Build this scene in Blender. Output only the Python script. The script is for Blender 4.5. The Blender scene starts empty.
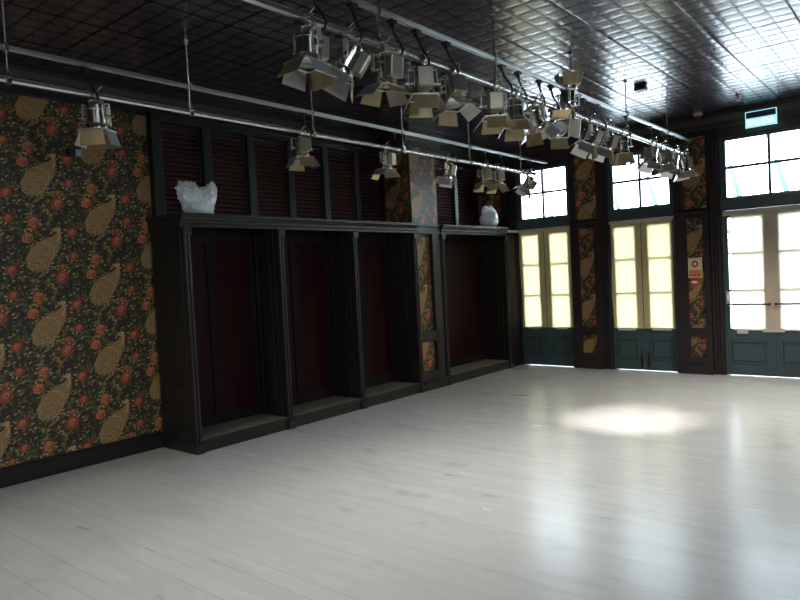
import bpy, bmesh, math, random
from mathutils import Vector, Matrix
random.seed(7)
S = bpy.context.scene
COL = S.collection
PI = math.pi

# ------------------------------------------------------------------ camera
FPX, YAW, PITCH, ROLL = 659.985, -0.6922, -0.0362, -0.0517
cy, sy = math.cos(YAW), math.sin(YAW)
F = Vector((sy*math.cos(PITCH), cy*math.cos(PITCH), math.sin(PITCH)))
R0 = Vector((cy, -sy, 0)); U0 = R0.cross(F)
RR = R0*math.cos(ROLL) + U0*math.sin(ROLL)
UU = -R0*math.sin(ROLL) + U0*math.cos(ROLL)
cam = bpy.data.cameras.new('camera'); cam.sensor_width = 36; cam.lens = FPX/800*36
cam.clip_start = 0.02
camo = bpy.data.objects.new('camera', cam); COL.objects.link(camo)
m = Matrix((RR, UU, -F)).transposed().to_4x4(); m.translation = (0, 0, 1.6)
camo.matrix_world = m
S.camera = camo

# ------------------------------------------------------------------ world, exposure
w = bpy.data.worlds.new('sky'); S.world = w; w.use_nodes = True
bg = w.node_tree.nodes['Background']; bg.inputs[0].default_value = (0.78, 0.91, 1.0, 1); bg.inputs[1].default_value = 19.0
S.view_settings.view_transform = 'Standard'; S.view_settings.look = 'None'
S.view_settings.gamma = 1; S.view_settings.use_curve_mapping = False
S.view_settings.exposure = 0.0
S.cycles.max_bounces = 8; S.cycles.diffuse_bounces = 4; S.cycles.glossy_bounces = 4
S.cycles.transparent_max_bounces = 12; S.cycles.sample_clamp_indirect = 6
S.cycles.use_denoising = True
S.cycles.caustics_reflective = False; S.cycles.caustics_refractive = False

XW, YB, ZC, XC = -6.14, 9.88, 3.59, -5.52      # left wall, back wall, ceiling, cabinet front
XR, YF = 3.2, -3.6

def portal(name, loc, rot, sx, sz):
    l = bpy.data.lights.new(name, 'AREA'); l.shape = 'RECTANGLE'; l.size = sx; l.size_y = sz
    l.cycles.is_portal = True
    o = bpy.data.objects.new(name, l); COL.objects.link(o); o.location = loc; o.rotation_euler = rot
for x0, x1 in ((-5.53, -4.59), (-3.96, -3.0), (-2.37, -1.17), (-0.55, 0.65), (1.25, 2.45)):
    portal('daylight_portal', ((x0+x1)/2, YB+0.10, 1.65), (-PI/2, 0, 0), x1-x0, 3.2)
for y0 in (-1.6, 0.9):
    portal('daylight_portal', (XR+0.12, y0+0.6, 2.45), (0, PI/2, 0), 1.5, 1.2)

# ------------------------------------------------------------------ materials
def nt(name):
    mt = bpy.data.materials.new(name); mt.use_nodes = True
    t = mt.node_tree; return mt, t, t.nodes['Principled BSDF']
def mat(name, col, rough=0.5, metal=0.0, spec=0.5, noise=0.0, nscale=20, bump=0.0, coat=0.0, emis=None, es=0, stretch=None):
    mt, t, p = nt(name)
    p.inputs['Base Color'].default_value = (*col, 1); p.inputs['Roughness'].default_value = rough
    p.inputs['Metallic'].default_value = metal; p.inputs['Specular IOR Level'].default_value = spec
    p.inputs['Coat Weight'].default_value = coat
    if emis: p.inputs['Emission Color'].default_value = (*emis, 1); p.inputs['Emission Strength'].default_value = es
    if noise or bump:
        tc = t.nodes.new('ShaderNodeTexCoord'); mp = t.nodes.new('ShaderNodeMapping')
        if stretch: mp.inputs['Scale'].default_value = stretch
        n = t.nodes.new('ShaderNodeTexNoise'); n.inputs['Scale'].default_value = nscale; n.inputs['Detail'].default_value = 5
        t.links.new(tc.outputs['Object'], mp.inputs[0]); t.links.new(mp.outputs[0], n.inputs['Vector'])
        if noise:
            r = t.nodes.new('ShaderNodeMix'); r.data_type = 'RGBA'
            r.inputs[6].default_value = (*[c*(1-noise) for c in col], 1); r.inputs[7].default_value = (*[min(1, c*(1+noise)) for c in col], 1)
            t.links.new(n.outputs['Fac'], r.inputs[0]); t.links.new(r.outputs[2], p.inputs['Base Color'])
        if bump:
            b = t.nodes.new('ShaderNodeBump'); b.inputs['Strength'].default_value = bump; b.inputs['Distance'].default_value = 0.01
            t.links.new(n.outputs['Fac'], b.inputs['Height']); t.links.new(b.outputs[0], p.inputs['Normal'])
    return mt

class NM:  # small node math helper
    def __init__(s, t): s.t = t
    def m(s, op, a, b=None, c=None):
        n = s.t.nodes.new('ShaderNodeMath'); n.operation = op
        for i, v in enumerate((a, b, c)):
            if v is None: continue
            if isinstance(v, (int, float)): n.inputs[i].default_value = v
            else: s.t.links.new(v, n.inputs[i])
        return n.outputs[0]
    def ss(s, x, lo, hi):
        n = s.t.nodes.new('ShaderNodeMapRange'); n.interpolation_type = 'SMOOTHSTEP'
        s.t.links.new(x, n.inputs[0]); n.inputs[1].default_value = lo; n.inputs[2].default_value = hi
        return n.outputs[0]
    def xyz(s):
        tc = s.t.nodes.new('ShaderNodeTexCoord'); x = s.t.nodes.new('ShaderNodeSeparateXYZ')
        s.t.links.new(tc.outputs['Object'], x.inputs[0]); return tc.outputs['Object'], x.outputs

WOOD = mat('dark_stained_wood', (0.0155, 0.0135, 0.0115), 0.42, spec=0.4, noise=0.25, nscale=14, stretch=(6, 6, .6))
WOODB = mat('dark_brown_wood', (0.028, 0.022, 0.022), 0.45, spec=0.3, noise=0.25, nscale=14, stretch=(6, 6, .6))
MATT = mat('matt_dark_wood', (0.014, 0.011, 0.010), 0.7, spec=0.15)
MAROON = mat('maroon_panel', (0.020, 0.0045, 0.005), 0.5, spec=0.15, noise=0.2, nscale=8)
SLAT = mat('maroon_louver', (0.13, 0.052, 0.048), 0.55, spec=0.3)
BLACK = mat('black_plastic', (0.012, 0.012, 0.014), 0.4)
DOOR = mat('teal_door_paint', (0.050, 0.084, 0.092), 0.38, noise=0.12, nscale=6)
CHROME = mat('polished_steel', (0.84, 0.80, 0.70), 0.16, 1.0)
PIPE = mat('brushed_pipe', (0.66, 0.67, 0.68), 0.24, 1.0)
TRACK = mat('grey_track', (0.74, 0.76, 0.78), 0.30, 1.0)
FLAP = mat('heat_tanned_steel', (0.60, 0.47, 0.27), 0.42, 0.85, noise=0.25, nscale=18)
BOXM = mat('olive_grey_steel', (0.50, 0.47, 0.36), 0.40, 0.85)
FLAPS = mat('bright_steel_flap', (0.72, 0.72, 0.70), 0.35, 0.85)
LENS = mat('lamp_lens', (0.55, 0.58, 0.60), 0.08, 0.0, spec=0.8, coat=1.0)
SHELF = mat('dusty_board', (0.17, 0.155, 0.125), 0.6, noise=0.25, nscale=9)
BAG = None
def bag_mat():
    mt, t, p = nt('clear_plastic_bag')
    p.inputs['Base Color'].default_value = (0.93, 0.96, 0.97, 1); p.inputs['Roughness'].default_value = 0.22
    p.inputs['Coat Weight'].default_value = 0.6
    tr = t.nodes.new('ShaderNodeBsdfTransparent'); mx = t.nodes.new('ShaderNodeMixShader')
    lw = t.nodes.new('ShaderNodeLayerWeight'); lw.inputs[0].default_value = 0.35
    r = t.nodes.new('ShaderNodeMapRange'); r.inputs[3].default_value = 0.55; r.inputs[4].default_value = 0.95
    t.links.new(lw.outputs['Facing'], r.inputs[0]); t.links.new(r.outputs[0], mx.inputs[0])
    t.links.new(tr.outputs[0], mx.inputs[1]); t.links.new(p.outputs[0], mx.inputs[2])
    t.links.new(mx.outputs[0], t.nodes['Material Output'].inputs[0]); return mt
BAG = bag_mat()
def glass_mat():
    mt, t, p = nt('window_glass'); t.nodes.remove(p)
    tr = t.nodes.new('ShaderNodeBsdfTransparent'); tr.inputs[0].default_value = (0.97, 0.99, 1, 1)
    gl = t.nodes.new('ShaderNodeBsdfGlossy'); gl.inputs['Roughness'].default_value = 0.02
    fr = t.nodes.new('ShaderNodeFresnel'); fr.inputs[0].default_value = 1.45; mx = t.nodes.new('ShaderNodeMixShader')
    t.links.new(fr.outputs[0], mx.inputs[0]); t.links.new(tr.outputs[0], mx.inputs[1]); t.links.new(gl.outputs[0], mx.inputs[2])
    t.links.new(mx.outputs[0], t.nodes['Material Output'].inputs[0]); return mt
GLASS = glass_mat()
def paper_mat(name, col, tcol):
    mt, t, p = nt(name); t.nodes.remove(p)
    d = t.nodes.new('ShaderNodeBsdfDiffuse'); d.inputs[0].default_value = (*col, 1)
    tl = t.nodes.new('ShaderNodeBsdfTranslucent'); tl.inputs[0].default_value = (*tcol, 1)
    mx = t.nodes.new('ShaderNodeMixShader'); mx.inputs[0].default_value = 0.33
    t.links.new(d.outputs[0], mx.inputs[1]); t.links.new(tl.outputs[0], mx.inputs[2])
    t.links.new(mx.outputs[0], t.nodes['Material Output'].inputs[0]); return mt
PAPER = paper_mat('yellowed_tracing_paper', (0.92, 0.76, 0.42), (0.98, 0.84, 0.46))
PAPER2 = paper_mat('beige_tracing_paper', (0.92, 0.76, 0.58), (0.98, 0.90, 0.70))
TAPE = mat('masking_tape', (0.62, 0.58, 0.52), 0.6)

def floor_mat():
    mt, t, p = nt('grey_painted_boards'); q = NM(t); co, x = q.xyz()
    W = 0.128
    row = q.m('FLOOR', q.m('DIVIDE', x['Y'], W)); fy = q.m('FRACT', q.m('DIVIDE', x['Y'], W))
    off = q.m('FRACT', q.m('MULTIPLY', q.m('SINE', q.m('MULTIPLY', row, 12.9898)), 437.58))
    sx = q.m('ADD', q.m('DIVIDE', x['X'], 2.1), off)
    fx = q.m('FRACT', sx); seg = q.m('FLOOR', sx)
    rnd = q.m('FRACT', q.m('MULTIPLY', q.m('SINE', q.m('ADD', q.m('MULTIPLY', row, 78.2), q.m('MULTIPLY', seg, 37.7))), 913.1))
    gy = q.m('LESS_THAN', fy, 0.022); gx = q.m('LESS_THAN', fx, 0.0012)
    g = q.m('MAXIMUM', q.m('MULTIPLY', gy, q.m('ADD', 0.35, q.m('MULTIPLY', q.m('GREATER_THAN', rnd, 0.45), 0.65))), q.m('MULTIPLY', gx, 0.3))
    def noise(sc, det=4, st=None):
        n = t.nodes.new('ShaderNodeTexNoise'); n.inputs['Scale'].default_value = sc; n.inputs['Detail'].default_value = det
        if st:
            mp = t.nodes.new('ShaderNodeMapping'); mp.inputs['Scale'].default_value = st
            t.links.new(co, mp.inputs[0]); t.links.new(mp.outputs[0], n.inputs['Vector'])
        else: t.links.new(co, n.inputs['Vector'])
        return n.outputs['Fac']
    n1 = noise(1.1, 5); n2 = noise(7, 6, (0.5, 1.6, 1)); n3 = noise(3.0, 8, (0.7, 1.3, 1))
    v = q.m('ADD', q.m('ADD', 0.505, q.m('MULTIPLY', q.m('SUBTRACT', n1, 0.5), 0.10)), q.m('MULTIPLY', q.m('SUBTRACT', n2, 0.5), 0.07))
    v = q.m('ADD', v, q.m('MULTIPLY', q.m('SUBTRACT', rnd, 0.5), 0.02))
    scuff = q.ss(n3, 0.62, 0.72)
    v = q.m('SUBTRACT', v, q.m('MULTIPLY', scuff, 0.07))
    n4 = noise(2.2, 9, (0.45, 1.5, 1)); v = q.m('SUBTRACT', v, q.m('MULTIPLY', q.ss(n4, 0.56, 0.66), 0.035))
    n5 = noise(5.5, 3, (0.5, 1.8, 1)); v = q.m('SUBTRACT', v, q.m('MULTIPLY', q.ss(n5, 0.70, 0.75), 0.14))
    v = q.m('MULTIPLY', v, q.m('SUBTRACT', 1.0, q.m('MULTIPLY', g, 0.42)))
    cc = t.nodes.new('ShaderNodeCombineColor')
    t.links.new(q.m('MULTIPLY', v, 0.975), cc.inputs[0]); t.links.new(v, cc.inputs[1]); t.links.new(q.m('MULTIPLY', v, 0.99), cc.inputs[2])
    t.links.new(cc.outputs[0], p.inputs['Base Color'])
    p.inputs['Specular IOR Level'].default_value = 0.20
    ro = q.m('ADD', 0.175, q.m('MULTIPLY', n2, 0.14)); t.links.new(ro, p.inputs['Roughness'])
    h = q.m('SUBTRACT', q.m('MULTIPLY', n2, 0.25), g)
    wav = noise(9, 2, (0.35, 2.2, 1)); h = q.m('ADD', h, q.m('MULTIPLY', wav, 0.5))
    b = t.nodes.new('ShaderNodeBump'); b.inputs['Strength'].default_value = 0.22; b.inputs['Distance'].default_value = 0.006
    t.links.new(h, b.inputs['Height']); t.links.new(b.outputs[0], p.inputs['Normal'])
    return mt
def ceil_mat():
    mt, t, p = nt('pressed_tin_ceiling'); q = NM(t); co, x = q.xyz()
    p.inputs['Base Color'].default_value = (0.17, 0.145, 0.18, 1); p.inputs['Metallic'].default_value = 0.75; p.inputs['Roughness'].default_value = 0.26
    p.inputs['Specular IOR Level'].default_value = 0.9; p.inputs['Coat Weight'].default_value = 0.6; p.inputs['Coat Roughness'].default_value = 0.2
    def rib(c, per, wd):
        f = q.m('FRACT', q.m('ADD', q.m('DIVIDE', c, per), 100.0)); d = q.m('ABSOLUTE', q.m('SUBTRACT', f, 0.5))   # .5 at seam
        return q.ss(d, 0.5-wd/per, 0.5)
    def cell(c, per, lo, hi):
        f = q.m('FRACT', q.m('ADD', c, 100.0)); d = q.m('ABSOLUTE', q.m('SUBTRACT', f, 0.5)); return d
    # embossed square pillows, 0.165 m, four to a panel of 0.66 m
    X = q.m('ADD', x['X'], 1.58); Y = q.m('SUBTRACT', x['Y'], 5.84)
    dx = cell(q.m('DIVIDE', X, 0.165), 1, 0, 1); dy = cell(q.m('DIVIDE', Y, 0.165), 1, 0, 1)
    dx = q.m('SUBTRACT', 0.5, q.m('SUBTRACT', 0.5, dx)); r = q.m('POWER', q.m('ADD', q.m('POWER', q.m('MULTIPLY', dx, 2.2), 4.0), q.m('POWER', q.m('MULTIPLY', dy, 2.3), 4.0)), 0.25)
    brick = q.m('SUBTRACT', 1.0, q.ss(r, 0.55, 1.0))
    seam = q.m('MAXIMUM', rib(q.m('ADD', X, 0.0), 0.66, 0.016), rib(Y, 0.66, 0.016))
    seam = q.m('ADD', seam, q.m('MULTIPLY', q.m('MAXIMUM', rib(X, 0.165, 0.008), rib(Y, 0.165, 0.008)), 0.4))
    keep = q.m('SUBTRACT', 1.0, q.m('MINIMUM', q.m('ADD', seam, q.m('MULTIPLY', q.ss(r, 0.93, 1.05), 0.6)), 1.0))
    t.links.new(q.m('MULTIPLY', keep, 0.9), p.inputs['Specular IOR Level']); t.links.new(q.m('MULTIPLY', keep, 0.6), p.inputs['Coat Weight'])
    cc = t.nodes.new('ShaderNodeCombineColor'); kk = q.m('ADD', q.m('MULTIPLY', keep, 0.8), 0.2)
    for i_, v_ in enumerate((.155, .145, .185)): t.links.new(q.m('MULTIPLY', kk, v_), cc.inputs[i_])
    t.links.new(cc.outputs[0], p.inputs['Base Color'])
    n = t.nodes.new('ShaderNodeTexNoise'); n.inputs['Scale'].default_value = 5; n.inputs['Detail'].default_value = 3; t.links.new(co, n.inputs['Vector'])
    h = q.m('ADD', q.m('ADD', q.m('MULTIPLY', brick, 0.30), q.m('MULTIPLY', seam, -0.3)), q.m('MULTIPLY', n.outputs['Fac'], 0.1))
    b = t.nodes.new('ShaderNodeBump'); b.inputs['Strength'].default_value = 0.9; b.inputs['Distance'].default_value = 0.006
    t.links.new(h, b.inputs['Height']); t.links.new(b.outputs[0], p.inputs['Normal']); t.links.new(b.outputs[0], p.inputs['Coat Normal'])
    return mt
FLOOR = floor_mat(); CEIL = ceil_mat()
PLASTER = mat('dark_wall_paint', (0.020, 0.017, 0.020), 0.5, noise=0.15, nscale=5)

# wallpaper inks
INK = [mat('wallpaper_ground', (0.041, 0.029, 0.020), 0.45, noise=0.2, nscale=30, spec=0.38),
       mat('ink_dark_green', (0.075, 0.070, 0.026), 0.45, spec=0.38), mat('ink_olive', (0.145, 0.136, 0.044), 0.45, spec=0.38),
       mat('ink_yellow_green', (0.408, 0.340, 0.111), 0.45, spec=0.38), mat('ink_cream', (0.46, 0.36, 0.24), 0.45, spec=0.38),
       mat('ink_rose_red', (0.38, 0.085, 0.048), 0.45, spec=0.38), mat('ink_rose_orange', (0.56, 0.185, 0.075), 0.45, spec=0.38),
       mat('ink_rose_dark', (0.187, 0.034, 0.024), 0.45, spec=0.38), mat('ink_gold', (0.34, 0.195, 0.075), 0.5, spec=0.38),
       mat('ink_gold_light', (0.52, 0.345, 0.155), 0.5, spec=0.38), mat('ink_gold_dark', (0.19, 0.105, 0.045), 0.5, spec=0.38),
       mat('ink_stem', (0.238, 0.139, 0.051), 0.45, spec=0.38)]

# ------------------------------------------------------------------ mesh helpers
class MB:
    def __init__(s): s.v = []; s.f = []; s.m = []
    def add(s, vs, fs, mi=0):
        n = len(s.v); s.v += [tuple(v) for v in vs]; s.f += [tuple(i+n for i in f) for f in fs]; s.m += [mi]*len(fs); return s
    def box(s, x0, x1, y0, y1, z0, z1, mi=0):
        vs = [(x, y, z) for z in (z0, z1) for y in (y0, y1) for x in (x0, x1)]
        return s.add(vs, [(0, 2, 3, 1), (4, 5, 7, 6), (0, 1, 5, 4), (2, 6, 7, 3), (0, 4, 6, 2), (1, 3, 7, 5)], mi)
    def lathe(s, prof, M=Matrix(), n=24, mi=0, cap=True):
        vs = []; fs = []
        for r, z in prof:
            for k in range(n):
                a = 2*PI*k/n; vs.append(M @ Vector((r*math.cos(a), r*math.sin(a), z)))
        for j in range(len(prof)-1):
            for k in range(n):
                fs.append((j*n+k, j*n+(k+1) % n, (j+1)*n+(k+1) % n, (j+1)*n+k))
        if cap: fs.append(tuple(range(n-1, -1, -1))); fs.append(tuple((len(prof)-1)*n+k for k in range(n)))
        return s.add(vs, fs, mi)
    def tube(s, pts, r, n=8, mi=0):
        pts = [Vector(p) for p in pts]; vs = []; fs = []
        up = Vector((0, 0, 1))
        for i, p in enumerate(pts):
            d = (pts[min(i+1, len(pts)-1)]-pts[max(i-1, 0)]).normalized()
            ref = up if abs(d.dot(up)) < 0.9 else Vector((1, 0, 0))
            a = d.cross(ref).normalized(); b = d.cross(a).normalized()
            for k in range(n):
                t = 2*PI*k/n; vs.append(p+(a*math.cos(t)+b*math.sin(t))*r)
        for i in range(len(pts)-1):
            for k in range(n): fs.append((i*n+k, i*n+(k+1) % n, (i+1)*n+(k+1) % n, (i+1)*n+k))
        fs.append(tuple(range(n-1, -1, -1))); fs.append(tuple((len(pts)-1)*n+k for k in range(n)))
        return s.add(vs, fs, mi)
    def prism(s, poly, axis, a0, a1, mi=0):
        # poly: list of 2-D points in the two other axes (order x,y,z without axis)
        n = len(poly); vs = []
        for a in (a0, a1):
            for p in poly:
                c = list(p); c.insert(axis, a); vs.append(c)
        fs = [(k, (k+1) % n, n+(k+1) % n, n+k) for k in range(n)] + [tuple(range(n-1, -1, -1)), tuple(range(n, 2*n))]
        return s.add(vs, fs, mi)
    def build(s, name, mats, parent=None, smooth=False, bevel=0.0, org=None):
        me = bpy.data.meshes.new(name)
        o0 = Vector(org) if org is not None else Vector((0, 0, 0))
        me.from_pydata([tuple(Vector(v)-o0) for v in s.v], [], s.f)
        for mm in (mats if isinstance(mats, list) else [mats]): me.materials.append(mm)
        me.polygons.foreach_set('material_index', s.m)
        bm = bmesh.new(); bm.from_mesh(me); bmesh.ops.recalc_face_normals(bm, faces=bm.faces); bm.to_mesh(me); bm.free()
        if smooth: me.shade_auto_smooth(angle=0.7) if hasattr(me, 'shade_auto_smooth') else None
        if smooth:
            for p in me.polygons: p.use_smooth = True
            me.set_sharp_from_angle(angle=0.7)
        o = bpy.data.objects.new(name, me); COL.objects.link(o)
        if parent is not None:
            o.parent = parent
            if org is None and 'org' in parent: pass
        if bevel:
            b = o.modifiers.new('bevel', 'BEVEL'); b.width = bevel; b.segments = 2; b.limit_method = 'ANGLE'
        return o
def tag(o, label=None, cat=None, group=None, kind=None):
    if label: o['label'] = label
    if cat: o['category'] = cat
    if group: o['group'] = group
    if kind: o['kind'] = kind
    return o
def empty(name, loc, rz=0):
    o = bpy.data.objects.new(name, None); COL.objects.link(o); o.location = loc; o.rotation_euler = (0, 0, rz)
    o.empty_display_size = 0.1
    return o
class Thing:      # parts are given in room coordinates and stored relative to the thing's base
    def __init__(s, name, loc): s.e = empty(name, loc); s.loc = Vector(loc)
    def part(s, name, mb, mats, parent=None, **k):
        return mb.build(name, mats, parent or s.e, org=s.loc, **k)
def struct(name, mb, mats, label=None, cat=None, **k):
    o = mb.build(name, mats, **k); return tag(o, label, cat, kind='structure')

# ------------------------------------------------------------------ wallpaper motif (2-D shapes in metres, origin at a peacock's head)
CW, CH = 0.53, 0.66
K = 0.00154
def ell(cx, cz, a, b, ang=0, n=8, jag=0):
    out = []
    for k in range(n):
        t = 2*PI*k/n; r = 1-(jag if k % 2 else 0)
        x, z = a*math.cos(t)*r, b*math.sin(t)*r
        out.append((cx+x*math.cos(ang)-z*math.sin(ang), cz+x*math.sin(ang)+z*math.cos(ang)))
    return out
BIRD = [(300, -6), (314, 8), (320, 30), (320, 58), (312, 88), (302, 118), (282, 158), (262, 195), (240, 230), (215, 238), (200, 252), (172, 246), (142, 244), (120, 224), (124, 202), (116, 180), (132, 148), (152, 118), (184, 90), (220, 70), (255, 56), (282, 42), (295, 28), (295, 15), (286, 9), (274, 14), (280, 2)]
BIRD = [((x-300)*K, -y*K) for x, y in BIRD]
def inside(p, poly):
    c = False; j = len(poly)-1
    for i in range(len(poly)):
        if (poly[i][1] > p[1]) != (poly[j][1] > p[1]) and p[0] < (poly[j][0]-poly[i][0])*(p[1]-poly[i][1])/(poly[j][1]-poly[i][1])+poly[i][0]: c = not c
        j = i
    return c
def strip(pts, w0, w1):
    out = []; n = len(pts); L = []; Rr = []
    for i, (x, z) in enumerate(pts):
        a = pts[max(i-1, 0)]; b = pts[min(i+1, n-1)]; dx, dz = b[0]-a[0], b[1]-a[1]; l = math.hypot(dx, dz) or 1
        ww = w0+(w1-w0)*i/(n-1); L.append((x-dz/l*ww, z+dx/l*ww)); Rr.append((x+dz/l*ww, z-dx/l*ww))
    return [[L[i], L[i+1], Rr[i+1], Rr[i]] for i in range(n-1)]
def curve(ctrl, n=10):
    pts = []
    for i in range(len(ctrl)-1):
        p0 = ctrl[max(i-1, 0)]; p1 = ctrl[i]; p2 = ctrl[i+1]; p3 = ctrl[min(i+2, len(ctrl)-1)]
        for k in range(n):
            t = k/n
            pts.append(tuple(0.5*(2*p1[d]+(p2[d]-p0[d])*t+(2*p0[d]-5*p1[d]+4*p2[d]-p3[d])*t*t+(3*p1[d]-p0[d]-3*p2[d]+p3[d])*t**3) for d in range(len(p1))))
    pts.append(tuple(ctrl[-1])); return pts
def make_motif():
    rg = random.Random(11); M = []   # (layer, material, polygon)
    for i in range(380):
        x, z = rg.uniform(-CW/2, CW/2)-0.1, rg.uniform(-CH, 0)+0.15
        a = rg.uniform(0, PI); r = rg.random()
        if r < 0.52: M.append((1, 1, ell(x, z, rg.uniform(.013, .028), rg.uniform(.008, .014), a, 6)))
        elif r < 0.76: M.append((2, 2, ell(x, z, rg.uniform(.011, .024), rg.uniform(.006, .011), a, 6)))
        elif r < 0.90: M.append((3, 3, ell(x, z, rg.uniform(.009, .018), rg.uniform(.0045, .008), a, 6)))
        else:
            M.append((3, 4, ell(x, z, rg.uniform(.009, .016), rg.uniform(.0045, .0075), a, 6)))
            M.append((3, 4, ell(x+.014, z+.006, rg.uniform(.006, .011), rg.uniform(.003, .005), a+.9, 6)))
    def C(pts): return curve([((x-300)*K, -y*K) for x, y in pts], 5)
    for pts, w0, w1 in ((((160, 372), (165, 310), (205, 258), (270, 238), (350, 236), (388, 226)), .007, .003),
                        (((300, 98), (345, 112), (372, 150), (385, 185)), .005, .004), (((296, 112), (288, 160), (305, 205), (312, 232)), .004, .003),
                        (((232, 64), (195, 35), (165, 8), (150, -12)), .006, .004), (((335, 300), (282, 350), (256, 410), (262, 450)), .006, .004),
                        (((160, 372), (150, 420), (120, 440)), .005, .003), (((165, 300), (130, 285), (110, 270)), .005, .003)):
        for s_ in strip(C(pts), w0, w1): M.append((4, 11, s_))
    for dx, dz, r, c in ((-130, -32, 36, 6), (-165, 60, 38, 6), (85, 165, 31, 5), (10, 288, 44, 5), (18, 226, 22, 5), (-82, 312, 13, 7), (-45, 345, 13, 6),
                         (-262, 240, 36, 5), (-125, 0, 20, 5), (120, -10, 17, 7)):
        x, z, r = dx*K, -dz*K, r*K*1.04
        M.append((5, 7, ell(x, z, r, r*.86, .3, 14, .14))); M.append((6, c, ell(x, z, r*.88, r*.74, .7, 12, .16)))
        M.append((7, 7, ell(x+r*.05, z-r*.02, r*.60, r*.50, .2, 10, .08))); M.append((8, 6 if c != 7 else 5, ell(x, z+r*.05, r*.50, r*.40, .9, 9, .12)))
        M.append((9, 7, ell(x+r*.03, z, r*.24, r*.17, .2, 7)))
        M.append((10, 6, ell(x, z+r*.02, r*.13, r*.1, .2, 6)))
        for k in range(3):
            a = rg.uniform(0, 2*PI); M.append((4, rg.choice((2, 3)), ell(x+math.cos(a)*r*1.1, z+math.sin(a)*r, .02, .008, a, 6)))
    M.append((6, 8, BIRD)); M.append((7, 9, ell(6*K, -10*K, .024, .020, .5, 9))); M.append((7, 9, [(-8*K, -4*K), (-30*K, -22*K), (-4*K, -18*K)])); M.append((9, 7, ell(0, -8*K, .004, .004, 0, 6)))
    for j in range(19):
        for i in range(17):
            x = (116+i*12.6+rg.uniform(-2.5, 2.5)+(6 if j % 2 else 0)-300)*K; z = -(62+j*10.8)*K
            if inside((x, z), BIRD) and inside((x-.006, z-.004), BIRD) and inside((x+.006, z), BIRD):
                g = 0.3+0.7*j/18
                M.append((7, 10, ell(x, z-.002, .0095*g+.002, .0105*g+.002, -.45, 7))); M.append((8, 9 if rg.random() < .7 else 8, ell(x, z+.001, .0066*g+.001, .0080*g+.001, -.45, 7)))
                if rg.random() < .4: M.append((9, 10, ell(x, z, .0032*g, .0036*g, 0, 5)))
    for (ex, ez, an) in ((124, 205, 2.2), (130, 228, 2.0), (148, 250, 1.9), (176, 256, 1.8), (204, 256, 1.7)):
        M.append((5, 8, ell((ex-300)*K*.96-.006, -ez*K*.97-.003, .015, .0085, -an, 7)))
    for s_ in strip(C([(205, 84), (248, 96), (272, 130), (262, 178)]), .004, .002): M.append((10, 9, s_))
    for s_ in strip(C([(284, 12), (302, 20), (310, 50), (296, 80)]), .004, .007): M.append((8, 9, s_))
    for k in range(3): M.append((6, 9, ell((294+k*5-300)*K, (14+k*1)*K, .0012, .010, .35-.3*k, 5)))
    return M
MOTIF = make_motif()
MX0 = min(p[0] for _, _, pl in MOTIF for p in pl); MX1 = max(p[0] for _, _, pl in MOTIF for p in pl)
MZ0 = min(p[1] for _, _, pl in MOTIF for p in pl); MZ1 = max(p[1] for _, _, pl in MOTIF for p in pl)
def wallpaper(name, org, ud, nd, u0, u1, z0, z1, ua, za, parent=None, poff=None):
    """org+ud*u on the plane, u from u0..u1, z from z0..z1; (ua, za) a peacock head; nd the face normal"""
    bm = bmesh.new(); ud = Vector(ud); nd = Vector(nd); org = Vector(org)
    i0 = int(math.floor((u0-ua-MX1)/CW))-1; i1 = int(math.ceil((u1-ua-MX0)/CW))+1
    for i in range(i0, i1+1):
        j0 = int(math.floor((z0-za-MZ1)/CH))-2; j1 = int(math.ceil((z1-za-MZ0)/CH))+2
        for j in range(j0, j1+1):
            ou = ua+i*CW; oz = za+j*CH+(CH/2 if i % 2 else 0)
            if ou+MX1 < u0 or ou+MX0 > u1 or oz+MZ1 < z0 or oz+MZ0 > z1: continue
            for ix, (lay, mi, pl) in enumerate(MOTIF):
                xs = [p[0]+ou for p in pl]; zs = [p[1]+oz for p in pl]
                if max(xs) < u0 or min(xs) > u1 or max(zs) < z0 or min(zs) > z1: continue
                f = bm.faces.new([bm.verts.new((a, b, .00014*lay+.0003+.00013*((ix*7919) % 997)/997)) for a, b in zip(xs, zs)]); f.material_index = mi
    for co, no in (((u0, 0, 0), (-1, 0, 0)), ((u1, 0, 0), (1, 0, 0)), ((0, z0, 0), (0, -1, 0)), ((0, z1, 0), (0, 1, 0))):
        bmesh.ops.bisect_plane(bm, geom=bm.verts[:]+bm.edges[:]+bm.faces[:], plane_co=co, plane_no=no, clear_outer=True)
    # the paper itself, a thin sheet
    vs = [bm.verts.new(c) for c in ((u0, z0, 0), (u1, z0, 0), (u1, z1, 0), (u0, z1, 0))]
    bm.faces.new(vs).material_index = 0
    poff = Vector(poff) if poff is not None else Vector((0, 0, 0))
    for v in bm.verts:
        u, z, d = v.co; v.co = org+ud*u+Vector((0, 0, z))+nd*(d+.001)-poff
    me = bpy.data.meshes.new(name)
    bm.to_mesh(me); bm.free()
    # turn every face toward the room
    b2 = bmesh.new(); b2.from_mesh(me)
    b2.normal_update()
    bmesh.ops.reverse_faces(b2, faces=[f for f in b2.faces if f.normal.dot(nd) < 0]); b2.to_mesh(me); b2.free()
    for k in INK: me.materials.append(k)
    o = bpy.data.objects.new(name, me); COL.objects.link(o)
    if parent: o.parent = parent
    return o

# ------------------------------------------------------------------ room shell
struct('floor', MB().box(XW-.2, XR+.2, YF-.2, YB+.02, -.1, 0), FLOOR, 'light grey painted floorboards')
struct('ceiling', MB().box(XW-.2, XR+.2, YF-.2, YB+.2, ZC, ZC+.1), CEIL, 'dark glossy pressed tin ceiling')
wl = struct('wall_left', MB().box(XW-.2, XW, YF, YB+.2, 0, ZC), PLASTER)
wallpaper('wallpaper', (XW, 0, 0), (0, 1, 0), (1, 0, 0), -1.6, 3.57, .14, 3.33, 2.62+.02, .87, wl)
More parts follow.
